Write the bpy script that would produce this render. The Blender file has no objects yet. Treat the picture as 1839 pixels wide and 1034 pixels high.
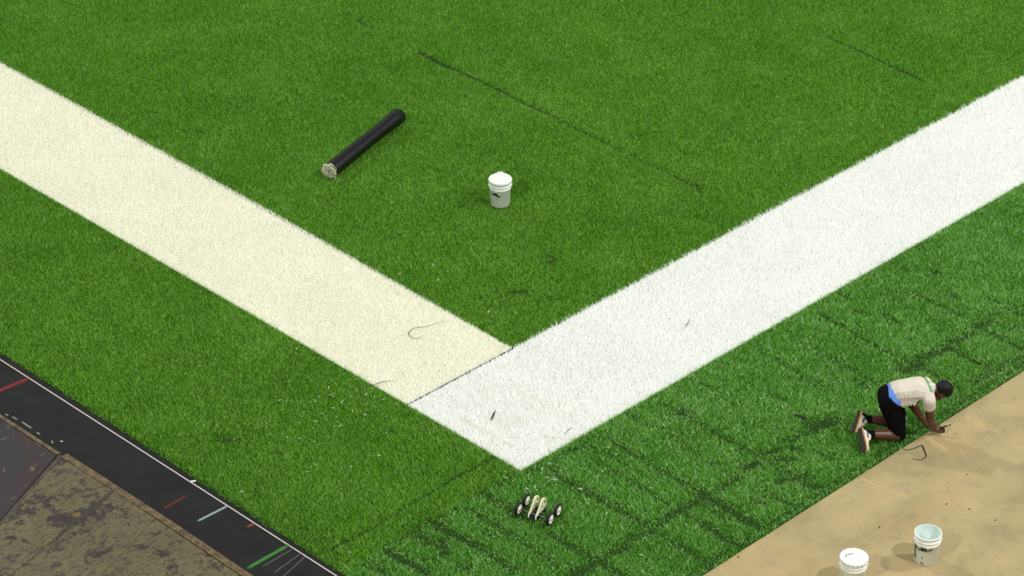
import bpy, bmesh, math, random
import numpy as np
from mathutils import Vector, Matrix
from mathutils.bvhtree import BVHTree

random.seed(7); RNG = np.random.default_rng(11)
S = bpy.context.scene
COL = S.collection

# ------------------------------------------------------------------ camera
# World: origin = outer corner of the white border, X along the white border, Y along
# the cream border, Z up (0 = tips of the turf), metres.
FPX, UC, VC = 5103.0, 919.5, 517.0
PITCH = math.atan(3112 / 5103.0)
AZ = math.radians(45.279)
CAM = Vector((-18.553, -18.597, 18.40))
Fh = Vector((math.cos(AZ), math.sin(AZ), 0)); Rt = Vector((math.sin(AZ), -math.cos(AZ), 0))
Fw = Fh * math.cos(PITCH) + Vector((0, 0, -math.sin(PITCH)))
Up = Fh * math.sin(PITCH) + Vector((0, 0, math.cos(PITCH)))
cd = bpy.data.cameras.new('camera'); cam = bpy.data.objects.new('camera', cd); COL.objects.link(cam)
cd.sensor_width = 36; cd.lens = FPX / 1839 * 36; cd.clip_end = 400
M = Matrix((Rt, Up, -Fw)).transposed().to_4x4(); M.translation = CAM
cam.matrix_world = M
S.camera = cam

# ------------------------------------------------------------------ world, floodlights, exposure
W = bpy.data.worlds.new('world'); S.world = W; W.use_nodes = True
W.node_tree.nodes['Background'].inputs[0].default_value = (0.93, 0.97, 1.0, 1)
W.node_tree.nodes['Background'].inputs[1].default_value = 0.27
def flood(name, right, away, elev, irr, size=5.0, dist=75, col=(1, .985, .95)):
    h = (Rt * right + Fh * away).normalized()
    d = h * math.cos(math.radians(elev)) + Vector((0, 0, math.sin(math.radians(elev))))
    l = bpy.data.lights.new(name, 'AREA'); l.shape = 'RECTANGLE'; l.size = size; l.size_y = size * .6
    l.energy = irr * math.pi * dist * dist; l.color = col
    o = bpy.data.objects.new(name, l); COL.objects.link(o)
    o.location = Vector((4, 2, 0)) + d * dist
    o.rotation_euler = (-d).to_track_quat('-Z', 'Y').to_euler()
flood('floodlight_bank_a', .72, -.70, 50, 1.34, 3.2, 50)
flood('floodlight_bank_b', 1.0, .03, 44, 1.18, 3.2, 50)
flood('floodlight_bank_c', -.75, .66, 40, 1.08, 4.5)
flood('camera_side_fill', -.55, -.85, 36, .85, 6.0)  # added fill lamp, brightens the upright faces toward the camera
vs = S.view_settings; vs.view_transform = 'Standard'; vs.look = 'None'; vs.gamma = 1; vs.use_curve_mapping = False
vs.exposure = 0.37

# ------------------------------------------------------------------ helpers
def ground(u, v, z=0.0):
    d = Fw * FPX + Rt * (u - UC) - Up * (v - VC)
    return CAM + d * ((z - CAM.z) / d.z)
FLOOR_Z = -0.045

def lin(c):
    return tuple(((x / 255) / 12.92 if x / 255 <= .04045 else ((x / 255 + .055) / 1.055) ** 2.4) for x in c) + (1,)

def mat(name, rgb, rough=.6, spec=.4, metal=0.0, var=None, scale=30, bump=0, bscale=200):
    m = bpy.data.materials.new(name); m.use_nodes = True; nt = m.node_tree; b = nt.nodes['Principled BSDF']
    b.inputs['Base Color'].default_value = lin(rgb); b.inputs['Roughness'].default_value = rough
    b.inputs['Specular IOR Level'].default_value = spec; b.inputs['Metallic'].default_value = metal
    tc = nt.nodes.new('ShaderNodeTexCoord')
    if var:
        n = nt.nodes.new('ShaderNodeTexNoise'); n.inputs['Scale'].default_value = scale; n.inputs['Detail'].default_value = 5
        nt.links.new(tc.outputs['Object'], n.inputs['Vector'])
        r = nt.nodes.new('ShaderNodeValToRGB'); r.color_ramp.elements[0].position = .35; r.color_ramp.elements[1].position = .65
        r.color_ramp.elements[0].color = lin(rgb); r.color_ramp.elements[1].color = lin(var)
        nt.links.new(n.outputs['Fac'], r.inputs['Fac']); nt.links.new(r.outputs['Color'], b.inputs['Base Color'])
    if bump:
        n2 = nt.nodes.new('ShaderNodeTexNoise'); n2.inputs['Scale'].default_value = bscale
        nt.links.new(tc.outputs['Object'], n2.inputs['Vector'])
        bp = nt.nodes.new('ShaderNodeBump'); bp.inputs['Strength'].default_value = bump; bp.inputs['Distance'].default_value = .01
        nt.links.new(n2.outputs['Fac'], bp.inputs['Height']); nt.links.new(bp.outputs['Normal'], b.inputs['Normal'])
    return m

def link(name, me, m=None, parent=None, smooth=False):
    o = bpy.data.objects.new(name, me); COL.objects.link(o)
    if m: me.materials.append(m)
    if smooth: me.polygons.foreach_set('use_smooth', [True] * len(me.polygons))
    if parent: o.parent = parent
    return o

def obj(name, bm, m, parent=None, smooth=False):
    me = bpy.data.meshes.new(name); bm.normal_update(); bm.to_mesh(me); bm.free()
    return link(name, me, m, parent, smooth)

def empty(name, loc, rz=0):
    o = bpy.data.objects.new(name, None); COL.objects.link(o); o.location = loc; o.rotation_euler = (0, 0, rz)
    o.empty_display_size = .1
    return o

def tag(o, label, cat=None, group=None, kind=None):
    if label: o['label'] = label
    if cat: o['category'] = cat
    if group: o['group'] = group
    if kind: o['kind'] = kind
    return o

def box(bm, x0, x1, y0, y1, z0, z1, mtx=None):
    vs_ = [bm.verts.new((x, y, z)) for z in (z0, z1) for y in (y0, y1) for x in (x0, x1)]
    for f in ((0, 2, 3, 1), (4, 5, 7, 6), (0, 1, 5, 4), (2, 6, 7, 3), (0, 4, 6, 2), (1, 3, 7, 5)):
        bm.faces.new([vs_[i] for i in f])
    if mtx: bmesh.ops.transform(bm, matrix=mtx, verts=vs_)

def lathe(bm, prof, n=48, cap0=False, cap1=False, mtx=None):
    rings = []
    for r, z in prof:
        rings.append([bm.verts.new((r * math.cos(2 * math.pi * i / n), r * math.sin(2 * math.pi * i / n), z)) for i in range(n)])
    for a, b in zip(rings, rings[1:]):
        for i in range(n): bm.faces.new((a[i], a[(i + 1) % n], b[(i + 1) % n], b[i]))
    if cap0: bm.faces.new(rings[0][::-1])
    if cap1: bm.faces.new(rings[-1])
    if mtx: bmesh.ops.transform(bm, matrix=mtx, verts=[v for r in rings for v in r])

def tube(bm, pts, r, n=8, taper=False):
    pts = [Vector(p) for p in pts]; rings = []
    for i, p in enumerate(pts):
        t = (pts[min(i + 1, len(pts) - 1)] - pts[max(i - 1, 0)]).normalized()
        a = t.cross(Vector((0, 0, 1)) if abs(t.z) < .9 else Vector((1, 0, 0))).normalized(); b = t.cross(a)
        rr = r * (1 - .6 * abs(2 * i / max(1, len(pts) - 1) - 1)) if taper else r
        rings.append([bm.verts.new(p + (a * math.cos(2 * math.pi * k / n) + b * math.sin(2 * math.pi * k / n)) * rr) for k in range(n)])
    for a, b in zip(rings, rings[1:]):
        for i in range(n): bm.faces.new((a[i], a[(i + 1) % n], b[(i + 1) % n], b[i]))
    bm.faces.new(rings[0][::-1]); bm.faces.new(rings[-1])

def smoothpath(pts, k=5):
    P = [Vector(p) for p in pts]; out = []
    for i in range(len(P) - 1):
        p0, p1, p2, p3 = P[max(i - 1, 0)], P[i], P[i + 1], P[min(i + 2, len(P) - 1)]
        for j in range(k):
            t = j / k
            out.append(.5 * (2 * p1 + (p2 - p0) * t + (2 * p0 - 5 * p1 + 4 * p2 - p3) * t * t + (3 * p1 - p0 - 3 * p2 + p3) * t ** 3))
    return out + [P[-1]]

def prism(bm, poly, z0, z1):
    a = [bm.verts.new((p[0], p[1], z0)) for p in poly]; b = [bm.verts.new((p[0], p[1], z1)) for p in poly]
    n = len(poly)
    for i in range(n): bm.faces.new((a[i], a[(i + 1) % n], b[(i + 1) % n], b[i]))
    bm.faces.new(b); bm.faces.new(a[::-1])
    bmesh.ops.recalc_face_normals(bm, faces=bm.faces[:])

# ------------------------------------------------------------------ setting: concrete, rubber strip, steel deck
def nodes(name):
    m = bpy.data.materials.new(name); m.use_nodes = True; nt = m.node_tree
    tc = nt.nodes.new('ShaderNodeTexCoord')
    def noise(scale, detail=4, rough=.55, vec=None, dist=0):
        n = nt.nodes.new('ShaderNodeTexNoise'); n.inputs['Scale'].default_value = scale; n.inputs['Detail'].default_value = detail
        n.inputs['Roughness'].default_value = rough; n.inputs['Distortion'].default_value = dist
        nt.links.new(vec or tc.outputs['Object'], n.inputs['Vector']); return n.outputs['Fac']
    def ramp(fac, stops):
        r = nt.nodes.new('ShaderNodeValToRGB'); e = r.color_ramp.elements
        while len(e) < len(stops): e.new(.5)
        for k, (p, c) in zip(e, stops): k.position = p; k.color = c
        nt.links.new(fac, r.inputs['Fac']); return r.outputs['Color']
    def mix(fac, a, b):
        x = nt.nodes.new('ShaderNodeMix'); x.data_type = 'RGBA'
        for sock, val in ((x.inputs[0], fac), (x.inputs[6], a), (x.inputs[7], b)):
            if isinstance(val, (tuple, float, int)): sock.default_value = val
            else: nt.links.new(val, sock)
        return x.outputs[2]
    def mapping(scale=(1, 1, 1), rot=(0, 0, 0)):
        mp = nt.nodes.new('ShaderNodeMapping'); mp.inputs['Scale'].default_value = scale; mp.inputs['Rotation'].default_value = rot
        nt.links.new(tc.outputs['Object'], mp.inputs['Vector']); return mp.outputs['Vector']
    return m, nt, nt.nodes['Principled BSDF'], noise, ramp, mix, mapping
BW = lambda a, b: [(a, (0, 0, 0, 1)), (b, (1, 1, 1, 1))]

m_conc, nt, bs, noise, ramp, mix, mapping = nodes('worn_concrete')
c = ramp(noise(1.1, 6, .6), [(.36, lin((136, 123, 88))), (.5, lin((150, 137, 99))), (.66, lin((160, 143, 104)))])
c = mix(ramp(noise(.55, 3, .5, None, .6), BW(.55, .72)), c, lin((158, 138, 98)))
c = mix(ramp(noise(2.6, 8, .7, mapping((1, 1.6, 1))), BW(.60, .74)), c, lin((118, 112, 88)))
c = mix(ramp(noise(14, 8, .7), BW(.66, .80)), c, lin((172, 160, 124)))
c = mix(ramp(noise(3.3, 10, .8, None, .4), BW(.53, .75)), c, lin((126, 118, 92)))
c = mix(ramp(noise(1.7, 10, .75, mapping((1.4, 1, 1)), .8), BW(.56, .70)), c, lin((170, 148, 104)))
c = mix(ramp(noise(22, 9, .8, mapping((1, 1.5, 1), (0, 0, .7))), BW(.62, .8)), c, lin((120, 110, 82)))
nt.links.new(c, bs.inputs['Base Color']); bs.inputs['Roughness'].default_value = .75; bs.inputs['Specular IOR Level'].default_value = .25
bm = bmesh.new(); bmesh.ops.create_grid(bm, x_segments=1, y_segments=1, size=.5)
me_c = obj('floor', bm, m_conc); me_c.scale = (70, 70, 1); me_c.location = (10, 8, FLOOR_Z)
me_c.scale = (1, 1, 1)
for v in me_c.data.vertices: v.co.x *= 70; v.co.y *= 70
tag(me_c, 'tan worn concrete floor under the turf', 'floor', kind='structure')
m_joint = mat('joint_filler', (162, 146, 104), .8)
for (x0, x1, yy) in ((-2.5, 9, -3.565),):
    bm = bmesh.new(); box(bm, x0, x1, yy - .004, yy + .004, -.0005, .0015)
    j = obj('joint', bm, m_joint, me_c); j.location = Vector((-10, -8, 0)); 

# rubber strip beside the cream border
m_rub, nt, bs, noise, ramp, mix, mapping = nodes('black_rubber_sheet')
c = ramp(noise(2.2, 6, .6), [(.35, lin((19, 20, 19))), (.65, lin((26, 27, 26)))])
c = mix(ramp(noise(5, 6, .7, mapping((.4, 5, 1), (0, 0, .5))), BW(.62, .85)), c, lin((40, 40, 39)))
nt.links.new(c, bs.inputs['Base Color']); bs.inputs['Roughness'].default_value = .7; bs.inputs['Specular IOR Level'].default_value = .18
bm = bmesh.new(); prism(bm, [(-3.62, -6), (-2.55, -6), (-2.55, 16), (-3.62, 16)], 0, .003)
rubber = obj('rubber_strip', bm, m_rub); rubber.location = (0, 0, FLOOR_Z + .001)
tag(rubber, 'long black rubber floor strip between the turf edge and the steel deck', 'floor strip', kind='structure')
RZ = FLOOR_Z + .0045

def paint_line(rgb, p0, p1, w, soft=.5, label=None, z=RZ, strength=1.0, parent=rubber):
    m, nt, bs, noise, ramp, mix, mapping = nodes('sprayed_paint')
    bs.inputs['Base Color'].default_value = lin(rgb); bs.inputs['Roughness'].default_value = .7
    a, b = ground(*p0, z), ground(*p1, z); L = (b - a).length
    bm = bmesh.new(); box(bm, -L / 2, L / 2, -w / 2, w / 2, 0, .0012)
    o = obj('paint_line', bm, m, parent); o.location = (a + b) / 2 - parent.location
    o.rotation_euler = (0, 0, math.atan2(b.y - a.y, b.x - a.x))
    tc = nt.nodes['Texture Coordinate']; sep = nt.nodes.new('ShaderNodeSeparateXYZ'); nt.links.new(tc.outputs['Object'], sep.inputs[0])
    def fall(sock, half, s):
        ab = nt.nodes.new('ShaderNodeMath'); ab.operation = 'ABSOLUTE'; nt.links.new(sock, ab.inputs[0])
        mr = nt.nodes.new('ShaderNodeMapRange'); nt.links.new(ab.outputs[0], mr.inputs[0])
        mr.inputs[1].default_value = half; mr.inputs[2].default_value = half * (1 - s); mr.inputs[3].default_value = 0; mr.inputs[4].default_value = 1
        return mr.outputs[0]
    f1 = fall(sep.outputs[1], w / 2, soft); f2 = fall(sep.outputs[0], L / 2, min(.5, soft * .25))
    mu = nt.nodes.new('ShaderNodeMath'); mu.operation = 'MULTIPLY'; nt.links.new(f1, mu.inputs[0]); nt.links.new(f2, mu.inputs[1])
    nz = nt.nodes.new('ShaderNodeMapRange'); nt.links.new(noise(60, 4), nz.inputs[0]); nz.inputs[1].default_value = .3; nz.inputs[2].default_value = .6
    nz.inputs[3].default_value = .45 * strength; nz.inputs[4].default_value = strength
    mu2 = nt.nodes.new('ShaderNodeMath'); mu2.operation = 'MULTIPLY'; nt.links.new(mu.outputs[0], mu2.inputs[0]); nt.links.new(nz.outputs[0], mu2.inputs[1])
    nt.links.new(mu2.outputs[0], bs.inputs['Alpha'])
    if label: o['label'] = label
    return o
paint_line((190, 184, 176), (-260, 478), (620, 1044), .018, .15, 'thin white line painted along the turf edge')
paint_line((118, 24, 22), (-12, 706), (54, 678), .085, .95, 'red spray paint mark')
paint_line((96, 28, 24), (293, 914), (336, 889), .055, .9, 'faded short red paint mark', strength=.7)
paint_line((142, 160, 166), (354, 936), (411, 907), .045, .95, 'pale blue-white paint mark')
paint_line((150, 58, 34), (444, 946), (458, 939), .05, .9, 'small orange paint mark', strength=.7)
paint_line((50, 120, 38), (443, 1021), (519, 978), .062, .9, 'green spray paint mark')
for (a, b) in (((470, 1018), (528, 984)), ((490, 1030), (545, 990)), ((505, 1038), (552, 996))):
    paint_line((95, 96, 92), a, b, .022, .9, None, strength=.6)
for (a, b) in (((9, 743), (15, 746)), ((22, 748), (31, 753)), ((39, 757), (57, 769)), ((66, 776), (72, 780)), ((93, 791), (95, 796))):
    paint_line((165, 160, 146), a, b, .022, .8, None, strength=.8)

# steel deck plates
def plate_mat(name, base, base2, wear, dark, chips=None):
    m, nt, bs, noise, ramp, mix, mapping = nodes(name)
    c = ramp(noise(1.3, 5, .6), [(.35, lin(base)), (.65, lin(base2))])
    if chips:                                  # mostly intact dark paint with a few pale chips
        c = mix(ramp(noise(1.6, 6, .6, None, .8), BW(.46, .56)), c, lin(wear))
        c = mix(ramp(noise(6, 9, .75), BW(.59, .63)), c, lin(chips))
    else:
        c = mix(ramp(noise(1.55, 12, .78, None, .2), BW(.528, .56)), c, lin(wear))
        c = mix(ramp(noise(4.5, 10, .8), BW(.545, .58)), c, lin(wear))
        c = mix(ramp(noise(7, 8, .8, mapping((1, 7, 1), (0, 0, -.5))), BW(.545, .585)), c, lin(dark))
        c = mix(ramp(noise(9, 8, .8, mapping((1, 8, 1), (0, 0, .75))), BW(.55, .59)), c, lin(dark))
        c = mix(ramp(noise(26, 6, .7), BW(.60, .645)), c, lin(dark))
    nt.links.new(c, bs.inputs['Base Color']); bs.inputs['Roughness'].default_value = .6; bs.inputs['Specular IOR Level'].default_value = .3
    return m
m_tan = plate_mat('worn_tan_paint', (86, 80, 54), (98, 91, 62), (48, 37, 36), (38, 33, 31))
m_mar = plate_mat('worn_maroon_paint', (50, 33, 34), (46, 38, 38), (40, 39, 40), (36, 31, 28), (96, 86, 64))
m_edge = mat('rusted_edge_steel', (104, 88, 56), .7, var=(62, 50, 36), scale=16, bump=.2)
DZ = FLOOR_Z + .001
def gp(u, v, z=0): p = ground(u, v, DZ); return Vector((p.x, p.y))
def far(p, q, t): return p + (q - p) * t
deck = empty('steel_deck', (0, 0, DZ)); tag(deck, 'worn painted steel deck plates beside the black rubber strip', 'deck', kind='structure')
def plate(poly, m, label, h=.012):
    bm = bmesh.new(); prism(bm, [(p.x, p.y) for p in poly], 0, h)
    o = obj('deck_plate', bm, m, deck); o['label'] = label; return o
e0, e1 = gp(119, 811), gp(452, 1034)          # edge of the tan plates
ea, eb = gp(0, 745), gp(109, 815)            # edge of the maroon plate
g1a, g1b = gp(112, 818), gp(0, 945)
g2a, g2b = gp(204, 882), gp(101, 967)
g3a, g3b = gp(288, 923), gp(183, 1034)
n_in = Vector((-1, 0)); EW = .095
def edge_x(y): return e0.x + (e1.x - e0.x) * (y - e0.y) / (e1.y - e0.y)
def inset(p, q):                            # where the seam p->q leaves the edging strip
    d = (q - p).normalized(); t = (edge_x(p.y) - EW - p.x) / d.x
    return p + d * t
gap = Vector((.0, .014))
plate([eb + (g1a - eb) * 0 + n_in * .06, far(g1a, g1b, 3.2) + gap, far(ea, eb, -8) + Vector((-4.5, 0)), far(ea, eb, -8) + n_in * .06], m_mar, 'dark maroon scuffed plate')
plate([inset(g1a, g1b) - gap, inset(g2a, g2b) + gap * .3, far(g2a, g2b, 4.2), far(g1a, g1b, 3.2) - gap], m_tan, 'tan plate with round dark stain')
plate([inset(g2a, g2b) - gap * .3, inset(g3a, g3b) + gap * .25, far(g3a, g3b, 3.6), far(g2a, g2b, 4.2) - gap], m_tan, 'tan plate with heavy scratches')
end = far(e0, e1, 2.6)
plate([inset(g3a, g3b) - gap * .25, end + n_in * EW, end + Vector((-4, -1)), far(g3a, g3b, 3.6) - gap * .5], m_tan, 'tan plate with dark worn patch')
def strip(a, b, w, h=.02, name='edge_strip'):
    bm = bmesh.new(); prism(bm, [(a.x, a.y), (b.x, b.y), (b.x - w, b.y), (a.x - w, a.y)], 0, h)
    return obj(name, bm, m_edge, deck)
strip(g1a + Vector((.05, -.03)), Vector((edge_x(g3a.y), g3a.y)), .088)
strip(Vector((edge_x(g3a.y), g3a.y)) - gap * .5, end, .088)
strip(far(ea, eb, -8), eb, .05, .016)
bm = bmesh.new()                              # dark bar in the joint between the maroon and tan plates
d = (g1b - g1a).normalized(); nn = Vector((-d.y, d.x)) * .018; q = far(g1a, g1b, 3.2)
prism(bm, [(p.x, p.y) for p in (g1a + nn, q + nn, q - nn * 2.2, g1a - nn * 2.2)], 0, .005)
obj('joint_bar', bm, mat('joint_steel', (50, 46, 34), .7, var=(72, 66, 48), scale=10), deck)
bm = bmesh.new()                              # dark filler smeared along the seam of the two tan plates
prism(bm, [tuple(gp(u, v)) for u, v in ((197, 884), (205, 884.5), (184, 904), (158, 926), (138, 938), (118, 957), (98, 976), (104, 962), (122, 944), (150, 922), (172, 905))], .0118, .0132)
obj('filler', bm, mat('dark_filler', (44, 43, 36), .8, var=(54, 50, 40), scale=9), deck)
m_under = mat('deck_underlay', (34, 30, 26), .9)
bm = bmesh.new(); prism(bm, [(-3.5, -6), (-3.5, 16), (-9, 16), (-9, -6)], -.0005, .0022)
obj('underlay', bm, m_under, deck)
def stain(u, v, rx, ry, m):
    p = ground(u, v, DZ + .0125); bm = bmesh.new(); n = 14
    prism(bm, [(rx * math.cos(6.283 * i / n) * random.uniform(.8, 1.1), ry * math.sin(6.283 * i / n) * random.uniform(.8, 1.1)) for i in range(n)], 0, .0008)
    o = obj('stain', bm, m, deck); o.location = p - deck.location
stain(111, 846, .055, .05, mat('grey_stain', (62, 58, 46), .8))
stain(138, 924, .05, .05, mat('rust_stain', (92, 76, 38), .8))

# ------------------------------------------------------------------ artificial turf
def turf_mat(name, stops, rough=.42, spec=.5, trans=.25):
    m, nt, bs, noise, ramp, mix, mapping = nodes(name)
    at = nt.nodes.new('ShaderNodeAttribute'); at.attribute_name = 'tint'
    c = ramp(at.outputs['Fac'], [(p, lin(k)) for p, k in stops])
    nt.links.new(c, bs.inputs['Base Color']); bs.inputs['Roughness'].default_value = rough; bs.inputs['Specular IOR Level'].default_value = spec
    if trans:
        t = nt.nodes.new('ShaderNodeBsdfTranslucent'); nt.links.new(c, t.inputs[0])
        ms = nt.nodes.new('ShaderNodeMixShader'); ms.inputs[0].default_value = trans
        nt.links.new(bs.outputs[0], ms.inputs[1]); nt.links.new(t.outputs[0], ms.inputs[2])
        nt.links.new(ms.outputs[0], nt.nodes['Material Output'].inputs[0])
    return m
m_back = mat('turf_backing', (28, 52, 15), .95, .1)
m_backw = mat('turf_backing_pale', (190, 190, 176), .95, .1)
m_blackback = mat('turf_black_backing', (22, 22, 22), .9, .1)
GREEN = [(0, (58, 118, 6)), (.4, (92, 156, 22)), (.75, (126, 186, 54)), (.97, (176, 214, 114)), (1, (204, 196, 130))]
m_field = turf_mat('green_fibre', GREEN)
m_side = turf_mat('deep_green_fibre', [(0, (58, 124, 20)), (.4, (90, 160, 40)), (.75, (124, 188, 72)), (.97, (176, 214, 130)), (1, (206, 226, 176))], .32, .6)
m_cream = turf_mat('cream_fibre', [(0, (246, 245, 224)), (.5, (252, 252, 238)), (1, (255, 255, 246))], .5, .3, .3)
m_white = turf_mat('white_fibre', [(0, (238, 242, 238)), (.5, (252, 254, 252)), (.93, (255, 255, 255)), (1, (226, 220, 190))], .5, .3, .3)

# seams and creases, as polylines of picked floor points: (points, half width, strength)
def Z(pts, u0, v0, k): return [(u0 + x / k, v0 + y / k) for x, y in pts]
z1 = lambda *p: Z(p, 1000, 640, 2.624)
z2 = lambda *p: Z(p, 1339, 380, 3.232)
z6 = lambda *p: Z(p, 500, 760, 3.678)
CREASE = [
    (z1((230, 380), (420, 490), (680, 640)), .035, .55), (z1((680, 640), (860, 745), (960, 800)), .055, .75),
    (z1((0, 560), (120, 630), (330, 745), (450, 810), (600, 900), (690, 960)), .035, .6),
    (z1((-30, 840), (110, 915), (200, 970), (320, 1034)), .04, .7),
    (z1((350, 285), (500, 350), (700, 480), (850, 560)), .03, .35),
    (z1((530, 235), (700, 330), (880, 430), (960, 470), (1120, 570)), .035, .55), (z1((1080, 545), (1200, 610)), .06, .55),
    (z1((150, 470), (360, 590), (520, 690)), .03, .45), (z1((700, 790), (800, 860), (870, 890)), .045, .7),
    (z1((580, 720), (720, 800)), .03, .5), (z1((980, 630), (1110, 700)), .04, .55), (z1((1150, 100), (1312, 170)), .03, .45),
    (z1((1000, 170), (1070, 205)), .035, .45), (z1((640, 100), (780, 190), (900, 270), (1040, 340)), .025, .3),
    (z1((340, 860), (450, 820)), .04, .6), (z1((480, 790), (570, 722)), .045, .75), (z1((590, 712), (690, 672)), .045, .75),
    (z1((700, 655), (770, 625), (860, 568)), .045, .65), (z1((885, 525), (945, 500)), .05, .8), (z1((985, 455), (1050, 430)), .04, .75),
    (z1((1090, 395), (1200, 345)), .045, .6), (z1((1210, 330), (1290, 305)), .075, .85), (z1((60, 1034), (205, 962)), .05, .8),
    (z1((575, 265), (600, 255)), .05, .8), (z1((255, 925), (330, 895)), .055, .7), (z1((1035, 480), (1115, 480)), .035, .85),
    (z1((1105, 430), (1135, 430)), .035, .85), (z1((1045, 590), (1085, 575)), .04, .75), (z1((1110, 570), (1175, 560)), .05, .7),
    (z1((930, 680), (975, 690)), .04, .55), (z1((1180, 600), (1230, 615)), .05, .7), (z1((1220, 440), (1312, 490)), .03, .5),
    (z1((700, 700), (800, 770)), .03, .45), (z1((850, 880), (900, 850)), .06, .5),
    (z2((540, 470), (610, 505)), .035, .55), (z2((430, 590), (600, 680), (780, 790), (940, 860)), .032, .55),
    (z2((800, 590), (890, 645)), .035, .6), (z2((950, 460), (1080, 520), (1260, 610)), .028, .45),
    (z2((420, 800), (560, 880), (760, 990)), .03, .5), (z2((80, 800), (170, 850), (330, 950), (450, 1010)), .03, .45),
    (z2((1160, 455), (1230, 500)), .03, .4), (z2((1340, 655), (1480, 730), (1640, 810)), .035, .65),
    (z2((1190, 790), (1340, 870), (1450, 920)), .035, .65), (z2((1020, 890), (1150, 970), (1250, 1020)), .035, .55),
    (z2((940, 910), (1010, 880)), .075, .75), (z2((1030, 840), (1090, 820)), .045, .75), (z2((1090, 820), (1170, 790)), .045, .8),
    (z2((1200, 755), (1310, 705)), .045, .65), (z2((1340, 665), (1410, 630)), .04, .65), (z2((1430, 600), (1530, 560), (1640, 540)), .03, .45),
    (z2((1640, 820), (1500, 885), (1430, 930), (1300, 1000)), .045, .55), (z2((1090, 345), (1120, 350)), .045, .75),
    (z2((940, 340), (990, 330)), .03, .45), (z2((1560, 580), (1640, 605)), .03, .5), (z2((1400, 490), (1480, 530)), .025, .4),
    (z2((640, 570), (700, 600)), .035, .45), (z2((650, 980), (700, 1020)), .05, .6), (z2((1240, 190), (1400, 280), (1500, 330)), .022, .3),
    (z2((1480, 740), (1600, 650)), .025, .3), (z2((1490, 120), (1640, 200)), .022, .3), (z2((480, 940), (560, 900)), .035, .4),
    (z6((1000, 635), (1100, 700), (1300, 800)), .04, .85), (z6((1300, 800), (1380, 850), (1560, 970)), .045, .6),
    (z6((720, 840), (850, 910), (980, 985)), .042, .85), (z6((1340, 450), (1460, 520), (1600, 600)), .035, .6),
    (z6((1420, 670), (1600, 770), (1750, 870), (1839, 930)), .032, .5), (z6((880, 715), (950, 740), (1000, 790)), .045, .6),
    (z6((1080, 770), (1100, 860)), .045, .75), (z6((1200, 930), (1270, 970)), .04, .55), (z6((1230, 560), (1370, 630)), .03, .5),
    (z6((1520, 370), (1370, 440), (1210, 540), (1020, 640), (870, 730), (700, 830)), .02, .45),
    (z6((930, 910), (1020, 890)), .02, .5), (z6((600, 930), (700, 985)), .04, .5), (z6((1370, 720), (1420, 735)), .035, .5),
    ([(988, 841), (1011, 858), (1047, 876), (1086, 898), (1114, 910)], .03, .6), ([(950, 850), (975, 838), (1000, 838)], .04, .5),
    ([(915, 860), (900, 868)], .04, .5), ([(1018, 812), (1045, 802)], .04, .5),
    ([(1040, 790), (1085, 812), (1130, 835)], .025, .4), ([(1100, 760), (1170, 800)], .025, .4), ([(1180, 720), (1240, 750)], .03, .4),
]
z4 = lambda *p: Z(p, 560, 0, 2.485)
z7 = lambda *p: Z(p, 1339, 0, 3.446)
CREASE += [
    (z4((110, 42), (180, 72)), .012, .5), (z4((205, 92), (285, 132)), .02, .6), (z4((285, 132), (400, 190), (485, 230)), .01, .3),
    (z4((485, 230), (570, 280), (640, 308)), .03, .8), (z4((640, 308), (720, 345), (850, 405), (960, 465), (1060, 508)), .022, .7),
    (z4((1060, 508), (1200, 580), (1310, 635)), .018, .55), (z4((1310, 635), (1420, 685), (1530, 740)), .014, .5),
    (z4((1530, 740), (1640, 795), (1710, 830)), .014, .55), (z4((1715, 815), (1733, 862)), .014, .7), (z4((1560, 730), (1600, 720)), .012, .5),
    (z4((820, 275), (845, 290)), .018, .5), (z4((1430, 610), (1470, 600)), .03, .3),
    (z7((515, 230), (700, 310), (830, 370)), .02, .75), (z7((830, 370), (1000, 450), (1110, 500)), .022, .75),
    (z7((780, 545), (850, 590), (905, 570), (925, 540)), .01, .6), (z7((820, 630), (850, 605)), .01, .6), (z7((870, 655), (905, 655)), .012, .6),
    (z7((1440, 445), (1600, 375), (1760, 300)), .012, .55), (z7((1390, 205), (1400, 200)), .03, .4), (z7((220, 110), (400, 190), (515, 230)), .01, .35),
    ([(917, 524), (946, 522)], .022, .85), ([(990, 537), (1008, 535)], .014, .6),
    ([(889, 819.5), (815, 858), (753, 896), (669, 947), (592, 986)], .013, .72), ([(592, 986), (540, 1012)], .012, .35),
    ([(400, 787), (408, 789)], .04, .6), ([(490, 813), (502, 812)], .045, .4),
    ([(690, 775), (700, 772)], .04, .4), ([(540, 950), (548, 948)], .05, .4), ([(570, 968), (585, 966)], .05, .35),
]
CREASE += [([(1240, 1031), (1400, 929), (1545, 838), (1839, 651)], .035, .5), ([(-60, 594), (0, 633), (345, 852), (600, 1021)], .03, .5)]   # cut edges: fibres thinned so the shape carries edge shadow and creases

def project(x, y, z):
    d = np.stack([x - CAM.x, y - CAM.y, z - CAM.z], 1)
    w = d @ np.array(Fw)
    return UC + FPX * (d @ np.array(Rt)) / w, VC - FPX * (d @ np.array(Up)) / w

CW_Y = [1.878, 6.28, 12.44, 20]; CW_X = [1.735, 1.825, 1.872, 1.90]
BW_ = 1.878
cream_w = lambda y: np.interp(y, CW_Y, CW_X)

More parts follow.
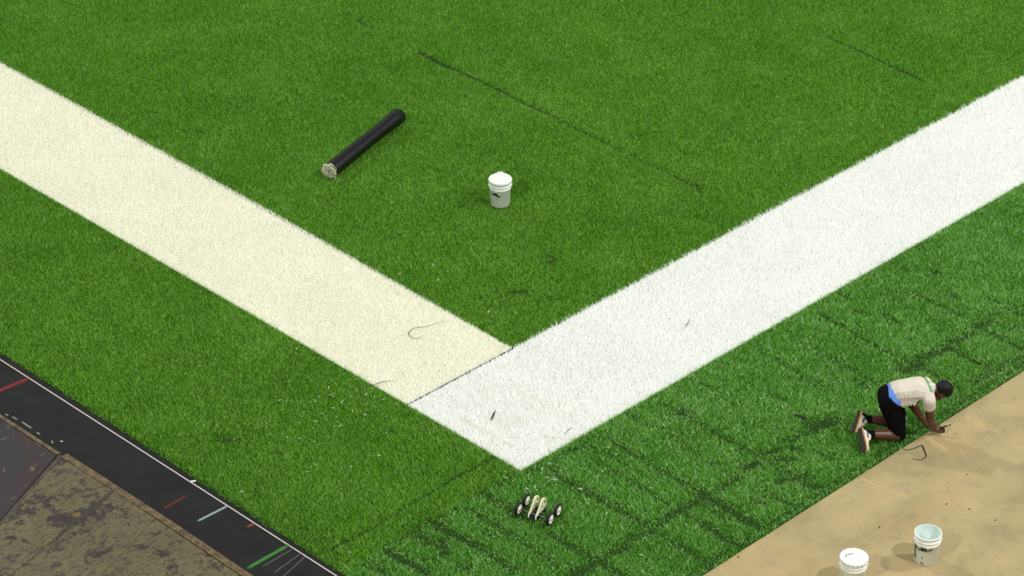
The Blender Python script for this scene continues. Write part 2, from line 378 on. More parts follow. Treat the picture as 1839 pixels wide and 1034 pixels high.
def crease_factor(x, y):
    k = np.zeros(len(x))
    for pts, w, s in CREASE:
        P = [ground(u, v, -.012) for u, v in pts]
        for a, b in zip(P, P[1:]):
            x0, x1 = min(a.x, b.x) - 4 * w, max(a.x, b.x) + 4 * w; y0, y1 = min(a.y, b.y) - 4 * w, max(a.y, b.y) + 4 * w
            i = np.nonzero((x > x0) & (x < x1) & (y > y0) & (y < y1))[0]
            if not len(i): continue
            dx, dy = b.x - a.x, b.y - a.y; L2 = dx * dx + dy * dy + 1e-9
            t = np.clip(((x[i] - a.x) * dx + (y[i] - a.y) * dy) / L2, 0, 1)
            dd = np.hypot(x[i] - a.x - t * dx, y[i] - a.y - t * dy)
            wob = w * 1.62 * (.75 + .5 * np.sin(t * 9 + a.x * 7) ** 2)
            k[i] = np.maximum(k[i], min(.92, s * 1.15) * np.exp(-(dd / wob) ** 2))
    return k

def vnoise(x, y, sc, seed):
    r = np.random.default_rng(seed); g = r.random((256, 256))
    xs, ys = x * sc + 100, y * sc + 100
    i, j = np.floor(xs).astype(int), np.floor(ys).astype(int); fx, fy = xs - i, ys - j
    fx = fx * fx * (3 - 2 * fx); fy = fy * fy * (3 - 2 * fy)
    a, b, c_, d_ = g[i % 256, j % 256], g[(i + 1) % 256, j % 256], g[i % 256, (j + 1) % 256], g[(i + 1) % 256, (j + 1) % 256]
    return (a * (1 - fx) + b * fx) * (1 - fy) + (c_ * (1 - fx) + d_ * fx) * fy

def fibres(parent, m, bounds, inside, dens, wid, hgt=.042, lean=.018, creases=True, tintpow=1.0, jitter=.004, tip_var=.25, glint=0.0, edge_fn=None, lean_fn=None):
    x0, x1, y0, y1 = bounds; allc = []
    for ring, (dn, w_) in enumerate(((dens, wid), (dens * .42, wid * 1.5))):
        st = 1 / math.sqrt(dn)
        nx, ny = int((x1 - x0) / st), int((y1 - y0) / st)
        # only cells that project into (or near) the view are kept
        X = x0 + (np.arange(nx) + .5) * st; Y = y0 + (np.arange(ny) + .5) * st
        xs, ys = [], []
        for blk in np.array_split(Y, max(1, ny // 200)):
            gx, gy = np.meshgrid(X, blk); gx = gx.ravel(); gy = gy.ravel()
            u, v = project(gx, gy, np.zeros(len(gx)))
            near = (u > -60) & (u < 1899) & (v > -50) & (v < 1100)
            k = near if ring == 0 else (~near) & (u > -330) & (u < 2169) & (v > -240) & (v < 1274)
            xs.append(gx[k]); ys.append(gy[k])
        x = np.concatenate(xs); y = np.concatenate(ys)
        x += RNG.uniform(-.5, .5, len(x)) * st; y += RNG.uniform(-.5, .5, len(x)) * st
        ok = inside(x + RNG.normal(0, jitter, len(x)), y + RNG.normal(0, jitter, len(x)))
        x, y = x[ok], y[ok]
        k = crease_factor(x, y) if creases else np.zeros(len(x))
        keep = RNG.random(len(x)) > k * .80
        x, y, k = x[keep], y[keep], k[keep]
        allc.append((x, y, k, np.full(len(x), w_)))
    x, y, k, w = [np.concatenate(t) for t in zip(*allc)]
    n = len(x)
    h = hgt * (1 - tip_var * RNG.random(n)) * (1 - .84 * k) * (.94 + .12 * vnoise(x, y, 3.0, 5))
    la = RNG.uniform(0, 2 * math.pi, n)
    comb = vnoise(x, y, 2.2, 9) - .5; comb2 = vnoise(x, y, 2.2, 10) - .5
    lm = np.abs(RNG.normal(0, lean, n))
    lx = (np.cos(la) * lm + comb * lean * .4) * (1 - .6 * k); ly = (np.sin(la) * lm + comb2 * lean * .4) * (1 - .6 * k)
    if lean_fn is not None: lx, ly, h = lean_fn(x, y, lx, ly, h)
    ang = RNG.uniform(0, math.pi, n); wx, wy = np.cos(ang) * w / 2, np.sin(ang) * w / 2
    zb = -.040
    co = np.empty((n, 3, 3), np.float32)
    co[:, 0] = np.stack([x - wx, y - wy, np.full(n, zb)], 1); co[:, 1] = np.stack([x + wx, y + wy, np.full(n, zb)], 1)
    # blades are blunt: the tip vertex is offset to one side so that each keeps some width high up
    co[:, 2] = np.stack([x + lx + wx * .4, y + ly + wy * .4, zb + h], 1)
    me = bpy.data.meshes.new('fibres'); me.vertices.add(3 * n); me.loops.add(3 * n); me.polygons.add(n)
    me.vertices.foreach_set('co', co.ravel()); me.loops.foreach_set('vertex_index', np.arange(3 * n, dtype=np.int32))
    me.polygons.foreach_set('loop_start', np.arange(0, 3 * n, 3, dtype=np.int32))
    tint = RNG.random(n) ** tintpow * .9
    tint = np.clip(tint + .10 * (vnoise(x, y, 1.2, 3) - .5) + .10 * (vnoise(x, y, 7, 4) - .5), 0, .96)
    if glint: tint[RNG.random(n) < glint] = 1.0  # painted glints: random blades take the palest tint
    if edge_fn is not None: tint = edge_fn(x, y, tint)
    me.attributes.new('tint', 'FLOAT', 'FACE').data.foreach_set('value', tint.astype(np.float32))
    me.update(calc_edges=False); me.validate()
    o = link('fibres', me, m, parent); o['kind'] = 'stuff'
    return o

def turf_piece(name, poly, label, m=m_back, cat='artificial turf'):
    bm = bmesh.new(); prism(bm, poly, -.0445, -.037)
    o = obj(name, bm, m); tag(o, label, cat, kind='structure'); return o

XL, YB = -2.705, -2.735
field = turf_piece('turf_field', [(1.735, BW_), (17, BW_), (17, 17), (1.89, 17)], 'large green turf area inside the white and cream borders')
fibres(field, m_field, (1.6, 17, 1.8, 17), lambda x, y: (x > cream_w(y)) & (y > BW_), 10900, .0080, lean=.026, glint=.008)
cream = turf_piece('turf_cream_border', [(0, BW_), (1.735, BW_), (1.89, 17), (0, 17)], 'wide cream coloured turf border with a dark string lying on it', m_backw)
fibres(cream, m_cream, (-.05, 2, 1.8, 16), lambda x, y: (x > 0) & (x < cream_w(y)) & (y > BW_), 9000, .0082, lean=.018, creases=False, tintpow=.7)
white = turf_piece('turf_white_border', [(0, 0), (17, 0), (17, BW_ - .006), (0, BW_ - .006)], 'wide bright white turf border ending in the corner point', m_backw)
m_dirt = [ (Z(((945, 480), (1100, 560), (1280, 650)), 620, 540, 3.133), .03), (Z(((660, 660), (800, 730), (930, 810)), 620, 540, 3.133), .03), (Z(((1040, 720), (1180, 780)), 620, 540, 3.133), .03), (Z(((900, 690), (1000, 660)), 620, 540, 3.133), .05)]
def dirty(x, y, t):
    t = np.minimum(t, .9); k = np.zeros(len(x))
    for pts, w in m_dirt:
        P = [ground(u, v) for u, v in pts]
        for a, b in zip(P, P[1:]):
            dx, dy = b.x - a.x, b.y - a.y; s = np.clip(((x - a.x) * dx + (y - a.y) * dy) / (dx * dx + dy * dy), 0, 1)
            k = np.maximum(k, np.exp(-(np.hypot(x - a.x - s * dx, y - a.y - s * dy) / w) ** 2))
    t[RNG.random(len(x)) < k * .22] = 1.0
    return t
def fringe(x, y, lx, ly, h):
    e = (y > BW_ - .022) & (vnoise(x, y * 0, 22, 8) > .55) & (x > 1.72)
    ly = np.where(e, np.abs(ly) + RNG.uniform(.0, .034, len(x)), ly); h = np.where(e, h * RNG.uniform(.9, 1.25, len(x)), h)
    return lx, ly, h
fibres(white, m_white, (-.05, 17, -.05, 1.95), lambda x, y: (x > 0) & (y > 0) & (y < BW_ - .008 * (x < 1.75)), 8500, .009, hgt=.047, lean=.026, creases=False, tintpow=.7, jitter=.008, edge_fn=dirty, lean_fn=fringe)
left = turf_piece('turf_outer_strip', [(XL, 0), (0, 0), (0, 17), (XL, 17)], 'plain green turf strip between the cream border and the black rubber')
fibres(left, m_field, (XL - .05, .05, -.05, 13), lambda x, y: (x < 0) & (y > 0) & (x > XL + .02 * (vnoise(x, y, 6, 2) - .5)), 10900, .0080, lean=.027, glint=.010)
right = turf_piece('turf_creased_strip', [(XL, YB), (17, YB), (17, 0), (XL, 0)], 'deep green turf strip with dark fold creases beside the tan concrete')
fibres(right, m_side, (XL - .05, 14, YB - .05, .05), lambda x, y: (y < 0) & (x > XL) & (y > YB + .015 * (vnoise(x, y, 5, 2) - .5)), 9500, .0085, hgt=.045, lean=.034, glint=.035)
# dark joint between the cream and the white border
bm = bmesh.new(); box(bm, .0, 1.74, BW_ - .010, BW_ + .004, -.04, -.023)
obj('seam_gap', bm, m_blackback, white)

# ------------------------------------------------------------------ pails
m_pail = mat('white_pail_plastic', (232, 236, 224), .38, .45, var=(224, 228, 214), scale=6)
m_pail_in = mat('pail_inside_plastic', (206, 220, 214), .5, .35)
m_lid = mat('white_lid_plastic', (226, 228, 222), .45, .4, var=(214, 216, 208), scale=9)
m_ink = mat('black_print', (20, 22, 22), .6)
m_gpaint = mat('dried_green_paint', (14, 84, 36), .5, var=(8, 34, 18), scale=40)
m_wire = mat('galvanised_wire', (150, 152, 150), .35, .5, .8)
m_grip = mat('white_grip_plastic', (225, 226, 220), .5)
PH, RB, RTOP = .365, .126, .143
def pail_r(z): return RB + (RTOP - RB) * z / PH
def patch(name, m, th0, th1, z0, z1, parent, off=.0012, n=8, shape=None):
    """thin skin of print or paint that follows the wall of a pail"""
    bm = bmesh.new(); rows = []
    for j in range(7):
        f = j / 6; row = []
        for i in range(n + 1):
            g = i / n; th = th0 + (th1 - th0) * g; zz = z0 + (z1 - z0) * f
            if shape: th, zz = shape(g, f, th, zz)
            rr = pail_r(zz) + off
            row.append(bm.verts.new((rr * math.cos(th), rr * math.sin(th), zz)))
        rows.append(row)
    for a, b in zip(rows, rows[1:]):
        for i in range(n): bm.faces.new((a[i], a[i + 1], b[i + 1], b[i]))
    return obj(name, bm, m, parent, True)
def pail(loc, rz, label, lidded, group='white plastic pails'):
    t = empty('plastic_pail', loc, rz); tag(t, label, 'bucket', group)
    bm = bmesh.new(); w = .003
    prof = [(RB - .006, 0), (RB, .006), (pail_r(.25), .25), (pail_r(.255) + .007, .256), (pail_r(.266) + .008, .262), (pail_r(.27) + .001, .268),
            (pail_r(.29), .290), (pail_r(.295) + .008, .296), (pail_r(.31) + .009, .306), (pail_r(.312) + .001, .311),
            (pail_r(.348), .346), (RTOP + .006, .350), (RTOP + .007, .362), (RTOP + .003, PH), (RTOP - w, PH)]
    lathe(bm, prof, 56, cap0=True); obj('body', bm, m_pail, t, True)
    bm = bmesh.new(); lathe(bm, [(RTOP - w, PH), (RTOP - w - .001, .35), (RB - w, .006), (RB - .02, .005), (.001, .005)], 56, cap1=True)
    bmesh.ops.reverse_faces(bm, faces=bm.faces[:]); obj('inside', bm, m_pail_in, t, True)
    if lidded:
        bm = bmesh.new()
        lathe(bm, [(RTOP + .0075, .338), (RTOP + .011, .340), (RTOP + .011, .372), (RTOP + .007, .377), (RTOP - .004, .377), (RTOP - .009, .369), (RTOP - .022, .367), (RTOP - .024, .369), (.001, .369)], 56, cap1=True)
        lid = obj('lid', bm, m_lid, t, True)
        for k in range(20):                    # pry tabs around the skirt
            a = 6.283 * k / 20; bm = bmesh.new(); box(bm, -.0016, .0016, -.012, .012, .341, .368)
            o = obj('tab', bm, m_lid, lid); o.location = ((RTOP + .0112) * math.cos(a), (RTOP + .0112) * math.sin(a), 0); o.rotation_euler = (0, 0, a)
    for s in (-1, 1):                          # ears of the wire handle
        bm = bmesh.new(); lathe(bm, [(.019, 0), (.019, .010), (.012, .016)], 16, True, True, Matrix.Translation((0, s * (pail_r(.28) + .001), .28)) @ Matrix.Rotation(-s * math.pi / 2, 4, 'X'))
        obj('handle_ear', bm, m_pail, t, True)
    return t
def bail(t, drop, side=1, grip=True):
    """wire handle hinged on the two ears; drop = angle of the bail below the vertical"""
    pts = []
    for i in range(25):
        a = math.pi * i / 24; R_ = pail_r(.28) + .018
        y = R_ * math.cos(a); ext = .185 * math.sin(a)
        x = side * ext * math.sin(drop); z = .28 + ext * math.cos(drop)
        rr = math.hypot(x, y); lim = RTOP + .013 if z > .24 else pail_r(max(z, 0)) + .012
        if rr < lim and z < .385: x = side * math.sqrt(max(0, lim * lim - y * y)) if abs(y) < lim else x
        pts.append((x, y, z))
    bm = bmesh.new(); tube(bm, pts, .0028, 8); h = obj('wire_handle', bm, m_wire, t, True)
    if grip:
        bm = bmesh.new(); tube(bm, pts[10:15], .008, 12); obj('grip', bm, m_grip, h, True)
    return h
to_cam = math.atan2(-Fh.y, -Fh.x)                # azimuth that faces the camera

p = ground(898.5, 365.5, -.008)
t1 = pail(p, to_cam, 'lidded white pail with black print standing on green turf', True)
bail(t1, math.radians(56), -1)
def wavy(g, f, th, z): return th, z - .018 * g + .006 * math.sin(g * 5)
patch('print', m_ink, -1.0, .0, .188, .208, t1, shape=wavy)
patch('print', m_ink, -.66, -.26, .204, .226, t1, shape=lambda g, f, th, z: (th, z - .012 * g))
patch('print', mat('grey_print', (150, 156, 150), .6), -1.0, -.15, .165, .180, t1, shape=wavy)

p = ground(1662.5, 1004.5, FLOOR_Z)
t2 = pail(p, to_cam, 'open empty white pail with green paint drips standing on concrete', False)
h2 = bail(t2, math.radians(112), 1, False); h2.rotation_euler = (0, 0, -.55)
def drip(g, f, th, z): return th, z + (.5 - f) * .010 * math.sin(g * 17) ** 2 - .02 * math.sin(g * 3.1)
patch('paint_drip', m_gpaint, -1.35, .18, .216, .238, t2, .0016, 24, drip)
patch('paint_drip', m_gpaint, -.66, -.18, .215, .25, t2, .0018, 10, lambda g, f, th, z: (th, z - .008 * g))
patch('paint_drip', m_gpaint, -1.44, -1.20, .06, .245, t2, .0016, 5, lambda g, f, th, z: (th + .04 * math.sin(f * 9), z))
patch('paint_drip', m_gpaint, -1.30, -1.22, .11, .225, t2, .0016, 4)
patch('paint_drip', m_ink, -.52, -.44, .098, .118, t2, .0016, 4)
patch('paint_drip', m_ink, -.62, -.34, .028, .042, t2, .0016, 6, lambda g, f, th, z: (th, z + .008 * math.sin(g * 6)))
patch('paint_drip', m_gpaint, .20, .26, .215, .25, t2, .0016, 3)

p = ground(1530, 1050, FLOOR_Z)
t3 = pail(p, to_cam, 'lidded white pail with black scribble on its lid standing on concrete', True)
bail(t3, math.radians(75), -1)
lid3 = [c_ for c_ in t3.children if c_.name.startswith('lid')][0]
bm = bmesh.new()
for (a, b) in (((.035, .085), (.052, .028)), ((.035, .085), (-.005, .088)), ((.052, .028), (.062, .000))):
    # scribble on the lid in pail axes: x toward the camera, y toward picture right seen from above
    a, b = Vector((-a[0], -a[1], .3695)), Vector((-b[0], -b[1], .3695))
    tube(bm, [a, (a + b) / 2 + Vector((.002, 0, 0)), b], .0034, 6)
obj('scribble', bm, m_ink, lid3)

# ------------------------------------------------------------------ rolled turf
m_roll = mat('black_turf_backing', (7, 7, 8), .3, .42, var=(5, 5, 6), scale=60, bump=.3, bscale=120)
a = ground(592, 309, .085); b = ground(716, 209.5, .085); a.z = b.z = .085
L = (b - a).length
rt = empty('turf_roll', ((a + b) / 2).xy.to_3d(), math.atan2(b.y - a.y, b.x - a.x))
tag(rt, 'black backed roll of turf with white fibres showing at its end', 'turf roll')
def spiral(turns, r0, r1, n): return [((r0 + (r1 - r0) * i / n), 2 * math.pi * turns * i / n) for i in range(n + 1)]
bm = bmesh.new(); n = 44; rings = []
for k in range(13):
    f = k / 12; x = -L / 2 + L * f; R_ = .105 + .004 * math.sin(f * 7) + .006 * max(0, f - .85) / .15 - .004 * math.sin(f * 3.14)
    ring = []
    for i in range(n):
        th = 2 * math.pi * i / n; rr = R_ * (1 + .012 * math.sin(3 * th + f * 3))
        if i == 0: rr += .006
        ring.append(bm.verts.new((x, rr * math.cos(th + .6), max(-.002, .100 + rr * math.sin(th + .6) * .97))))
    rings.append(ring)
for a_, b_ in zip(rings, rings[1:]):
    for i in range(n): bm.faces.new((a_[i], b_[i], b_[(i + 1) % n], a_[(i + 1) % n]))
bm.faces.new(rings[-1]); bmesh.ops.recalc_face_normals(bm, faces=bm.faces[:])
obj('backing', bm, m_roll, rt, True)
bm = bmesh.new(); pts = [(-L / 2 + .012, r * math.cos(t), .100 + r * math.sin(t)) for r, t in spiral(3.2, .012, .088, 90)]
for q0, q1 in zip(pts, pts[1:]):
    v = [bm.verts.new(c_) for c_ in (q0, q1, (q1[0] + .3, q1[1], q1[2]), (q0[0] + .3, q0[1], q0[2]))]; bm.faces.new(v)
obj('inner_layer', bm, m_roll, rt)
bm = bmesh.new(); lathe(bm, [(.094, 0), (.001, 0)], 30, cap1=True, mtx=Matrix.Translation((-L / 2 + .05, 0, .100)) @ Matrix.Rotation(-math.pi / 2, 4, 'Y'))
obj('core', bm, m_blackback, rt)
bm = bmesh.new()
for k in range(800):
    r = .101 * math.sqrt(random.random()); t = random.uniform(0, 6.283)
    if r < .022 and random.random() < .6: continue
    o0 = Vector((-L / 2 + .04, r * math.cos(t), .100 + r * math.sin(t))); s = Vector((0, math.cos(t * 3 + k), math.sin(t * 3 + k))) * .004
    tip = o0 + Vector((-random.uniform(.03, .075), random.gauss(0, .016), random.gauss(0, .016)))
    tip.z += .012
    bm.faces.new([bm.verts.new(o0 - s), bm.verts.new(o0 + s), bm.verts.new(tip + s * .8), bm.verts.new(tip - s * .8)])
o = obj('white_fibres', bm, m_cream, rt); o['kind'] = 'stuff'

# ------------------------------------------------------------------ wheeled turf cutter
m_tyre = mat('black_tyre', (16, 16, 17), .7); m_hub = mat('white_hub', (226, 222, 206), .45)
m_wood = mat('cream_plate', (214, 214, 176), .5, var=(204, 202, 160), scale=20); m_steel = mat('dull_steel', (120, 124, 122), .4, .5, .7)
m_dark = mat('blackened_steel', (26, 27, 28), .5)
WR = .074
wl = [ground(u, v, WR) for u, v in ((932, 912), (945, 898), (987, 931.5), (1003, 914.5))]     # wheel hubs
cx_ = (wl[0] + wl[1] + wl[2] + wl[3]) / 4
axle = ((wl[2] - wl[0]) + (wl[3] - wl[1])).normalized(); axle.z = 0
half = ((wl[2] - wl[0]).length + (wl[3] - wl[1]).length) / 4
base = ((wl[1] - wl[0]) + (wl[3] - wl[2])) / 2; perp = Vector((-axle.y, axle.x, 0)); hb = abs(base.dot(perp)) / 2
ct = empty('turf_cutter', (cx_.x, cx_.y, -.006), math.atan2(axle.y, axle.x))
tag(ct, 'four wheeled turf cutter with two cream plates near the white corner', 'hand tool')
Ry = Matrix.Rotation(math.pi / 2, 4, 'Y')
for fy in (-1, 1):
    sh = .0 if fy < 0 else base.dot(axle) * .0
    for sx in (-1, 1):
        T = Matrix.Translation((sx * half + sh, fy * hb, WR)) @ Ry
        bm = bmesh.new(); lathe(bm, [(.056, -.016), (WR - .004, -.018), (WR, -.012), (WR, .012), (WR - .004, .018), (.058, .017), (.055, .008)], 36, mtx=T)
        bmesh.ops.recalc_face_normals(bm, faces=bm.faces[:])
        wh = obj('wheel', bm, m_tyre, ct, True)
        bm = bmesh.new(); lathe(bm, [(.057, .012), (.052, .015), (.042, .010), (.018, .009), (.014, .020), (.001, .020)], 32, cap1=True, mtx=T)
        lathe(bm, [(.057, -.010), (.001, -.010)], 32, cap1=True, mtx=T)
        hub = obj('hub', bm, m_hub, wh, True)
        bm = bmesh.new(); lathe(bm, [(.008, .0202), (.008, .024), (.001, .024)], 12, cap1=True, mtx=T); obj('axle_nut', bm, m_steel, hub)
    bm = bmesh.new(); tube(bm, [(-half, fy * hb, WR), (half, fy * hb, WR)], .006, 10); obj('axle', bm, m_steel, ct, True)
def paddle(x, slot):
    # outline in (s, r): s along the slope
    prof = [(-.02, -.024), (.03, -.030), (.165, -.072)] + [(.165 + .068 * math.sin(t), -.072 * math.cos(t)) for t in [i * math.pi / 10 for i in range(1, 10)]] + [(.165, .072), (.03, .030), (-.02, .024), (-.042, 0)]
    bm = bmesh.new(); prism(bm, prof, -.009, .009)
    a0 = Vector((0, -hb - .006, .055)); a1 = Vector((0, hb + .028, .192)); d_ = (a1 - a0).normalized()
    n_ = Vector((1, 0, 0)); e_ = n_.cross(d_)
    mt = Matrix((d_, e_, n_)).transposed().to_4x4(); mt.translation = a0 + Vector((x, 0, 0))
    bmesh.ops.transform(bm, matrix=mt, verts=bm.verts[:])
    pl = obj('side_plate', bm, m_wood, ct)
    for sg in (-1, 1):
        bm = bmesh.new(); lathe(bm, [(.017, 0), (.017, .0012), (.001, .0012)], 16, cap1=True, mtx=mt @ Matrix.Translation((.195, 0, sg * .0092)) @ (Matrix.Identity(4) if sg > 0 else Matrix.Rotation(math.pi, 4, 'X')))
        obj('hole_disc', bm, mat('hole_brown', (70, 60, 40), .5) if sg > 0 else m_dark, pl)  # dark disc in place of the hole through the plate
paddle(-.052, 0); paddle(.036, 0)
bm = bmesh.new(); tube(bm, [(-.075, hb * .2, .13), (.065, hb * .2, .13)], .006, 10); obj('tie_rod', bm, m_steel, ct, True)
bm = bmesh.new(); tube(bm, [(-.10, -hb * .55, .085), (.10, -hb * .55, .085)], .0035, 8); obj('tie_rod', bm, m_steel, ct, True)
bm = bmesh.new(); box(bm, -.075, .055, -hb - .03, hb * .7, .02, .07); obj('blade_shade_block', bm, m_dark, ct)  # blade foot, enlarged as a dark block for the shadow under the cutter
bm = bmesh.new(); box(bm, -.010, -.006, -hb - .055, -hb + .01, .008, .06); obj('cutting_blade', bm, m_steel, ct)

# ------------------------------------------------------------------ loose strands and scraps
m_str = mat('dark_strand', (34, 36, 34), .7); m_strg = mat('dark_green_strand', (30, 62, 28), .7); m_strb = mat('black_strand', (14, 15, 15), .7)
def strand(name, pts, r, m, label, cat, z=.004, group=None):
    P = [ground(u, v, z) for u, v in pts]; o0 = P[0]
    bm = bmesh.new(); tube(bm, smoothpath([q_ - o0 for q_ in P], 5), r, 6, True)
    for v in bm.verts: v.co.z *= .6
    o = obj(name, bm, m, None, True); o.location = o0; tag(o, label, cat, group); return o
z8 = lambda *p: Z(p, 620, 540, 3.133)
z8b = lambda *p: Z(p, 900, 420, 4.309)
zp = lambda *p: Z(p, 1480, 640, 5.17)
strand('loose_string', z8((562, 114), (500, 130), (440, 147), (400, 150), (370, 165), (355, 185), (370, 205), (400, 211), (425, 205), (440, 193)), .0052, m_str, 'dark hooked string lying on the cream turf border', 'string')
strand('loose_string', z8((280, 450), (215, 455), (170, 468), (90, 495)), .0055, m_str, 'dark string lying across the edge of the cream border', 'string')
strand('bent_strip', z8b((320, 135), (365, 165), (412, 190), (390, 207), (350, 212), (295, 230)), .009, m_strb, 'black bent strip forming a V on the green field', 'strip', 0)
strand('loose_strip', z8((843, 620), (832, 645), (822, 672)), .013, m_strg, 'short dark green scrap lying on the white turf corner', 'scrap')
strand('loose_string', z8((1277, 712), (1258, 725), (1230, 752)), .005, m_str, 'thin grey fork of string near the edge of the white corner', 'string')
strand('loose_string', z8b((1462, 655), (1445, 690), (1424, 722)), .0055, m_str, 'short straight dark strand on the white border', 'string')
strand('black_strip', [(1428, 743.5), (1438, 747.5), (1450, 753)], .022, m_strb, 'short thick black strip lying on the creased green turf', 'strip', .002)
strand('turf_offcut', zp((708, 830), (730, 855), (770, 867), (820, 857), (870, 838), (908, 827), (922, 850), (935, 885), (948, 915), (940, 935), (905, 957), (860, 957), (820, 948)), .0075, m_strb, 'thin curled dark offcut lying on the concrete beside the kneeling worker', 'offcut', FLOOR_Z + .004)
def chip(name, u, v, z, l, w, h, ang, m, label, cat, group=None):
    bm = bmesh.new(); box(bm, -l / 2, l / 2, -w / 2, w / 2, 0, h)
    bmesh.ops.bevel(bm, geom=bm.edges[:], offset=min(w, h, l) * .25, segments=1)
    o = obj(name, bm, m); o.location = ground(u, v, z); o.rotation_euler = (0, 0, ang); tag(o, label, cat, group); return o
m_chip = mat('white_chip', (232, 232, 226), .5)
chip('white_chip', 347, 864.5, RZ, .06, .018, .01, AZ - 1.4, m_chip, 'small white chip lying on the thin white painted line', 'chip')
chip('white_chip', 110.5, 792.5, RZ, .035, .008, .005, AZ - 1.5, m_chip, 'tiny white chip lying on the black rubber strip', 'chip')
for u, v in ((1736, 852), (1741, 914), (1788, 934), (1326, 1000), (1700, 905), (1579, 947)):
    chip('floor_crumb', u, v, FLOOR_Z, random.uniform(.014, .03), .010, .005, random.uniform(0, 3), m_strb, 'small dark crumb lying on the tan concrete', 'crumb', 'dark crumbs on the concrete')

# clippings: one mesh for a curved cut fibre, copied
def clip_mesh(l, bend, w):
    bm = bmesh.new(); tube(bm, [(-l / 2, 0, 0), (0, bend, .006), (l / 2, 0, .002)], w, 4, True)
    me = bpy.data.meshes.new('clipping'); bm.to_mesh(me); bm.free(); return me
wm = [clip_mesh(.05, .006, .0042), clip_mesh(.038, -.008, .004), clip_mesh(.06, .010, .004)]
gm = [clip_mesh(.045, .006, .0038), clip_mesh(.03, -.004, .0036)]
for me in wm: me.materials.append(m_chip)
for me in gm: me.materials.append(m_strg)
def scatter(meshes, spots, name, label, cat, group, z=.004):
    for (u, v) in spots:
        o = link(name, random.choice(meshes)); o.location = ground(u, v, z); o.rotation_euler = (0, random.uniform(-.2, .2), random.uniform(0, 6.28))
        s = random.uniform(.5, 1.0); o.scale = (s, s, s); tag(o, label, cat, group)
rs = random.Random(5)
W1 = [(639, 698), (641, 701), (574, 712), (591, 696), (616, 719), (658, 708), (688, 717), (693, 748), (694, 776), (679, 682), (681, 818), (598, 733), (673, 729), (515, 785), (537, 787), (540, 797), (433, 884), (390, 862), (466, 846), (628, 991), (612, 765), (578, 742)]
W1 += [(rs.gauss(590, 60), rs.gauss(735, 45)) for _ in range(26)]
W1 = [(u, v) for u, v in W1 if v > 305 + .578 * u]
W2 = [(921, 863), (943, 881), (927, 845), (950, 860), (975, 842), (972, 849), (985, 857), (999, 870), (1028, 876), (1042, 878), (873, 914), (1120, 842), (1107, 816), (1170, 771), (1197, 943), (1232, 941), (1152, 996), (1226, 986), (1255, 984), (1092, 803), (906, 846), (1170, 876), (1090, 922)]
W2 += [(rs.gauss(985, 45), rs.gauss(862, 16)) for _ in range(14)]
W3 = [(865, 543), (878, 560), (884, 568), (701, 487), (390, 198), (379, 165), (1357, 255), (76, 142), (848, 590)] + [(rs.uniform(700, 890), rs.uniform(440, 590)) for _ in range(14)]
W3 = [(u, v) for u, v in W3 if v < 95 + .5587 * u]
scatter(wm, W1, 'clipping', 'tiny white fibre clipping on the plain green turf beside the cream border', 'clipping', 'white clippings on the outer turf strip')
scatter(wm, W2, 'clipping', 'tiny white fibre clipping on the creased turf near the white corner', 'clipping', 'white clippings near the white corner')
scatter(wm, W3, 'clipping', 'tiny white fibre clipping on the green field', 'clipping', 'white clippings on the field')
G1 = z8((325, 405), (328, 418), (178, 398), (243, 208), (533, 392), (405, 478), (765, 430), (930, 447), (1175, 434), (692, 597), (755, 577), (1020, 608), (660, 657), (1180, 770), (1165, 775), (450, 355), (562, 365), (805, 222), (418, 20), (48, 275)) + [(265, 345), (105, 178), (67, 183)]
G1 += z2((110, 320), (420, 130), (232, 177), (490, 215), (455, 283), (1085, 28), (350, 283), (310, 330), (375, 65), (590, 330)) + z7((1480, 710), (1325, 780), (1130, 845), (1105, 937), (1637, 795), (1440, 920)) + z8b((1130, 708), (1090, 632), (740, 775), (1050, 575), (1420, 452), (1150, 372), (930, 790), (1300, 655))
scatter(gm, G1, 'clipping', 'tiny dark green clipping on the pale turf borders', 'clipping', 'dark clippings on the borders')

# ------------------------------------------------------------------ kneeling worker
# body axes: x forward (the way the worker faces), y to the worker's left, z up; origin at the near knee
kx = ground(1612, 788, 0)
body_yaw = math.atan2(Rt.y, Rt.x)
PB = Matrix.Translation(kx) @ Matrix.Rotation(body_yaw, 4, 'Z')
person = empty('person', kx, body_yaw)
tag(person, 'worker in a white T-shirt and black shorts kneeling at the turf edge', 'person')
V = Vector

def ell(c, r, rot=(0, 0, 0)): return ('e', V(c), V(r), rot)
def cap(p0, r0, p1, r1, sq=None): return ('c', V(p0), r0, V(p1), r1, sq)
def hull(*ells): return ('h', ells)

from mathutils import Euler
_t = bmesh.new(); bmesh.ops.create_icosphere(_t, subdivisions=2, radius=1)
ICO = [v.co.copy() for v in _t.verts]; _t.free()
def add_prim(bm, p):
    def sphere(c, r, rot=(0, 0, 0)):
        mt = Matrix.Translation(c) @ Euler(rot).to_matrix().to_4x4() @ Matrix.Diagonal((*r, 1))
        return [mt @ q for q in ICO]
    if p[0] == 'e': pts = sphere(p[1], p[2], p[3])
    elif p[0] == 'c': pts = sphere(p[1], (p[2],) * 3) + sphere(p[3], (p[4],) * 3)
    else: pts = [q for e in p[1] for q in sphere(e[1], e[2], e[3])]
    vs_ = [bm.verts.new(q) for q in pts]
    bmesh.ops.convex_hull(bm, input=vs_)
    bmesh.ops.delete(bm, geom=[v for v in bm.verts if not v.link_faces], context='VERTS')

